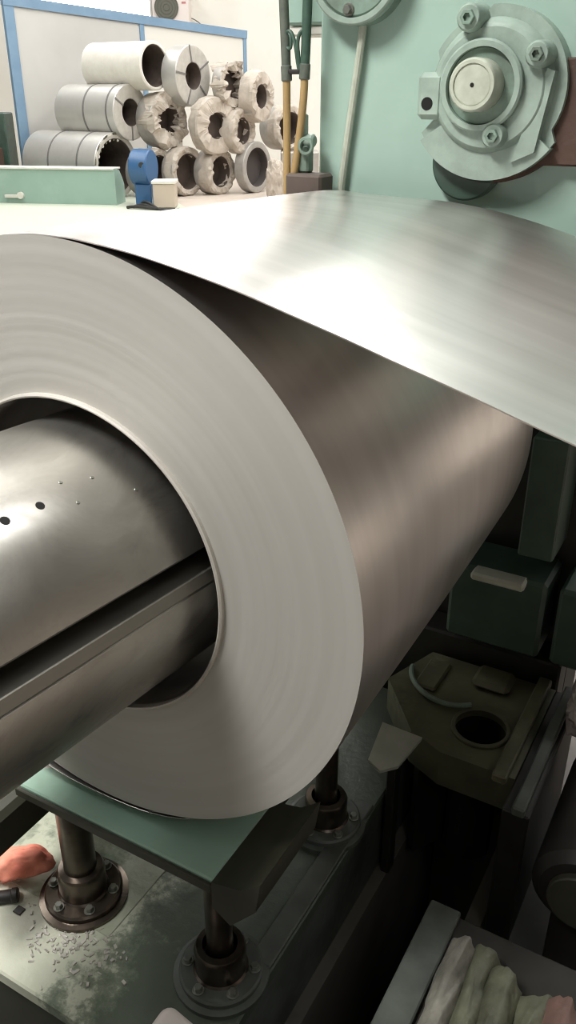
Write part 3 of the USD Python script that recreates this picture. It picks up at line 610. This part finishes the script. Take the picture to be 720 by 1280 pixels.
t.part('under_beam', cbox(-0.12, 0.24, 0.05, 0.45, TZ - 0.09, TZ - 0.024, 0.004), 'black_iron')
for s_, w_ in ((-0.135, 0.025), (0.222, 0.02), (-0.135, 0.46), (0.222, 0.46)):
    pp = t.part('post', cyl((s_, w_, 0.25), (s_, w_, TZ - 0.02), 0.034 if s_ < 0 else 0.026, 32, 0.002), 'dark_shaft')
    t.part('collar', lathe([(0.034, 0.09), (0.046, 0.088), (0.05, 0.08), (0.05, 0.03), (0.054, 0.026)], (s_, w_, 0.25), (0, 0, 1), 40), 'dark_shaft', under=pp)
    t.part('flange', lathe([(0.0, 0.026), (0.078, 0.026), (0.082, 0.022), (0.082, 0.012), (0.094, 0.010), (0.094, 0)], (s_, w_, 0.25), (0, 0, 1), 48), 'grey_iron' if s_ > 0 else 'dark_shaft', under=pp)
    for k in range(6):
        a_ = 0.4 + k * math.pi / 3
        t.part('bolt', hexbolt(np.array([s_ + 0.066 * math.cos(a_), w_ + 0.066 * math.sin(a_), 0.276]), (0, 0, 1), 0.008, 0.012), 'bolt_steel', under=pp)
# dark frame arm to the left of the table, under the mandrel
t = Thing('frame_arm', 'dark olive frame arm left of the lift table, below the mandrel', 'frame arm', base=(-0.25, -0.2, 0.25), frame='m')
t.part('arm', cbox(-0.295, -0.200, -0.20, 0.30, 0.45, 0.55, 0.012), 'olive_dark')
t.part('leg', cbox(-0.29, -0.21, 0.18, 0.29, 0.25, 0.45, 0.006), 'olive_dark')
t.part('cross_bar', cbox(-0.9, -0.295, 0.18, 0.27, 0.46, 0.54, 0.008), 'olive_dark')

# base plate of the coil car
t = Thing('base_plate', 'worn pale green machine base under the lift table, paint chipped around the posts', 'machine base', base=(-0.2, 0.4, 0), frame='m')
t.part('deck', cbox(-1.2, 0.304, -0.194, 1.0, 0.215, 0.25, 0.004), 'mottled_deck')
t.part('pad_plate', cbox(-0.9, -0.022, -0.03, 0.30, 0.25, 0.2525, 0.001), 'worn_base', label='pale pad plate under the left post')
t.part('side_rail', cbox(0.284, 0.300, -0.19, 0.9, 0.0, 0.215, 0.003), 'grey_iron')
t.part('front_skirt', cbox(-1.2, 0.29, -0.188, -0.17, 0.0, 0.215, 0.003), 'olive_dark')
t.part('edge_strip', cbox(0.255, 0.302, 0.07, 0.56, 0.25, 0.262, 0.003), 'grey_iron', label='grey raised edge strip')

# things lying on the base plate
def blob_hull(pts, ref=0.012, it=8):
    M_ = None
    for (p_, r_), (q_, s_) in pts:
        h = m3.Manifold.batch_hull([m3.Manifold.sphere(r_, 20).translate(p_), m3.Manifold.sphere(s_, 20).translate(q_)])
        M_ = h if M_ is None else M_ + h
    M_ = M_.refine_to_length(ref); v, f = mv(M_); m_ = trimesh.Trimesh(v, f); trimesh.smoothing.filter_taubin(m_, iterations=it); return m_
g = blob_hull([(((-0.262, 0.0, 0.285), 0.032), ((-0.30, -0.035, 0.285), 0.036)), (((-0.30, -0.035, 0.285), 0.034), ((-0.37, -0.075, 0.28), 0.026)), (((-0.255, 0.0, 0.30), 0.02), ((-0.245, 0.01, 0.278), 0.022))])
v = np.array(g.vertices); g.vertices = v + np.array(g.vertex_normals) * (0.022 * (meshkit.fbm(v * 45, 3, 4)[:, None] - 0.5)) + np.array([0.0, 0.012, 0.012])
t = Thing('orange_rag', 'bright orange-red rag bunched up on the base plate at the left edge', 'rag', base=(-0.29, -0.03, 0.25), frame='m'); t.part('cloth', g, 'orange_cloth')
t = Thing('black_bar', 'black bar lying in front of the orange rag', 'bar', base=(-0.29, -0.08, 0.25), frame='m')
t.part('rod', tube([(-0.46, -0.225, 0.268), (-0.36, -0.145, 0.266), (-0.262, -0.062, 0.262)], 0.014, 14), 'black_rubber'); t.part('ferrule', cyl((-0.262, -0.062, 0.262), (-0.25, -0.052, 0.262), 0.016, 14), 'black_iron')
t = Thing('white_cap', 'rounded white plastic cap at the bottom edge, in front of the second post', 'cap', base=(0.205, -0.13, 0.25), frame='m')
h = m3.Manifold.batch_hull([m3.Manifold.sphere(0.022, 24).translate((x_, y_, z_)) for x_, y_ in ((0.205, -0.124), (0.272, -0.134), (0.205, -0.168), (0.272, -0.168)) for z_ in (0.272, 0.282)])
t.part('body', h, 'white_plastic', smooth=40); t.part('base_ring', cbox(0.180, 0.290, -0.191, -0.112, 0.25, 0.257, 0.003), 'white_plastic')
# paint chips and metal scraps scattered on the deck
ch = []
r2 = np.random.default_rng(5)
for k in range(160):
    s_, w_ = r2.normal(-0.08, 0.06), r2.normal(-0.075, 0.035)
    if w_ < -0.18 or abs(w_) > 0.3: continue
    q = r2.uniform(0, 6.28); l_, b_ = r2.uniform(0.002, 0.006), r2.uniform(0.001, 0.003)
    P = [(s_ + l_ * x_ * math.cos(q) - b_ * y_ * math.sin(q), w_ + l_ * x_ * math.sin(q) + b_ * y_ * math.cos(q), 0.25 + z_) for x_ in (-1, 1) for y_ in (-1, 1) for z_ in (0, r2.uniform(0.001, 0.004))]
    ch.append(trimesh.convex.convex_hull(np.array(P)))
single('metal_chips', trimesh.util.concatenate(ch), 'coil_face', 'scattered pale chips on the worn base plate in front of the left post', 'chips', kind='stuff', frame='m')
t = Thing('dark_tag', 'small dark square tag on the base plate beside the black bar', 'tag', base=(-0.228, -0.07, 0.25), frame='m')
t.part('plate', cbox(-0.238, -0.218, -0.083, -0.065, 0.25, 0.253, 0.0008), 'black_iron')

# ------------------------------------------------------------------ low ironwork to the right of the coil
t = Thing('iron_casting', 'olive cast iron machine bed with a round black bore, right below the coil', 'machine bed', base=(0.38, 0.85, 0), frame='m')
body = sbox(0.17, 0.62, 0.66, 1.035) if False else Polygon([(0.20, 0.86), (0.26, 1.03), (0.60, 1.03), (0.60, 0.66), (0.42, 0.66), (0.33, 0.70)])
hole = Point(0.478, 0.785).buffer(0.062)
t.part('bed', extrude(body.difference(hole), 0.30, 0.40), 'olive_iron', smooth=20)
t.part('bore_lining', lathe([(0.062, 0.39), (0.06, 0.02), (0.0, 0.02)], (0.478, 0.785, 0.0), (0, 0, 1), 32), 'black_hole')
t.part('bore_rim', ring((0.478, 0.785, 0.398), (0.478, 0.785, 0.408), 0.072, 0.062, 40), 'olive_iron')
t.part('web', extrude(Polygon([(0.34, 0.72), (0.36, 0.70), (0.54, 0.98), (0.52, 1.0)]).difference(Point(0.478, 0.785).buffer(0.066)), 0.0, 0.30), 'black_iron')
t.part('pad', cbox(0.40, 0.50, 0.93, 1.02, 0.40, 0.425, 0.012), 'olive_iron'); t.part('pad', cbox(0.27, 0.33, 0.86, 0.99, 0.40, 0.412, 0.01), 'olive_iron')
t.part('pipe', tube([(0.24, 0.93, 0.41), (0.30, 0.84, 0.412), (0.36, 0.82, 0.412), (0.43, 0.85, 0.41)], 0.007, 8), 'grimy_paint')
t = Thing('guide_rail', 'straight olive guide rail beside the round bore, running away from the camera', 'rail', base=(0.58, 0.85, 0), frame='m')
t.part('rail', cbox(0.555, 0.588, 0.62, 1.03, 0.408, 0.43, 0.004), 'olive_iron'); t.part('rail', cbox(0.622, 0.65, 0.55, 1.03, 0.40, 0.425, 0.004), 'grey_iron')
t.part('bearer', cbox(0.60, 0.66, 0.56, 1.03, 0.006, 0.40, 0.004), 'black_iron')
t = Thing('steel_flap', 'small pale steel plate corner sticking out below the coil', 'plate', base=(0.31, 0.62, 0.2), frame='m')
t.part('plate', trimesh.convex.convex_hull(np.array([(s_, w_, z_ + dz) for s_, w_, z_ in ((0.262, 0.682, 0.40), (0.368, 0.678, 0.40), (0.350, 0.575, 0.385), (0.318, 0.545, 0.38), (0.280, 0.56, 0.385)) for dz in (0, 0.008)])), 'steel_plate')
t.part('stem', cbox(0.312, 0.335, 0.60, 0.64, -0.0, 0.39), 'black_iron')
# shrouded roller at the far right
t = Thing('plastic_film', 'crumpled shiny film at the right edge beside the guide rail', 'film', base=(0.69, 0.95, 0.4), frame='m')
t.part('film', crumpled((0.70, 0.98, 0.45), (0.05, 0.12, 0.05), 9, 0.45, 3), 'film', smooth=12)
t = Thing('roller_cover', 'dark rounded roller cover at the right edge', 'roller cover', base=(0.78, 0.7, 0.2), frame='m')
t.part('cover', cyl((0.80, 0.50, 0.30), (0.80, 0.90, 0.30), 0.11, 36, 0.02), 'black_iron'); t.part('end_cap', cyl((0.80, 0.48, 0.30), (0.80, 0.50, 0.30), 0.07, 24), 'olive_dark'); t.part('foot', cbox(0.74, 0.86, 0.55, 0.85, 0.006, 0.25), 'black_iron')

# rail and scrap strip bundle, bottom right
t = Thing('side_beam', 'dark steel side beam along the pit, carrying the scrap bundle', 'beam', base=(0.75, 0.0, 0), frame='m')
t.part('beam', cbox(0.53, 1.10, -0.6, 0.36, 0.22, 0.27, 0.006), 'black_iron'); t.part('web', cbox(0.56, 1.08, -0.58, 0.34, 0.006, 0.22), 'black_iron')
t.part('edge_angle', cbox(0.525, 0.59, -0.6, 0.36, 0.27, 0.285, 0.003), 'grey_iron', label='grey angle along the edge')
t = Thing('scrap_bundle', 'bundle of crumpled scrap strips on the beam in the bottom right corner', 'scrap strips', base=(0.75, 0.0, 0.27), frame='m')
def scrap(s0, width, w_end, seed, h):
    n_, k_ = 70, 16; P = np.zeros((n_, k_, 3))
    for i in range(n_):
        w_ = -0.55 + (w_end + 0.55) * i / (n_ - 1)
        for j in range(k_):
            u = j / (k_ - 1); q = np.array([[u * 2.2 + seed * 5, w_ * 9, seed * 1.7]])
            nz = meshkit.fbm(q, 4, seed)[0] - 0.5; nx = meshkit.fbm(q + 40, 3, seed)[0] - 0.5
            P[i, j] = (s0 + width * u + 0.03 * nx, w_ + 0.02 * nx + 0.05 * nz * (i / n_), 0.292 + h * math.sin(math.pi * u) ** 0.7 + 0.045 * nz + 0.012 * (seed % 2))
    return sheet(P, 0.0015)
for k, (s0, wd, we, m_) in enumerate(((0.600, 0.055, 0.26, 'scrap_grey'), (0.640, 0.06, 0.27, 'scrap_olive'), (0.690, 0.065, 0.25, 'scrap_olive'), (0.745, 0.06, 0.235, 'scrap_olive'), (0.790, 0.09, 0.23, 'scrap_red'), (0.86, 0.10, 0.22, 'scrap_red'))):
    t.part('scrap_strip', scrap(s0, wd, we, k + 1, 0.035), m_, smooth=25)
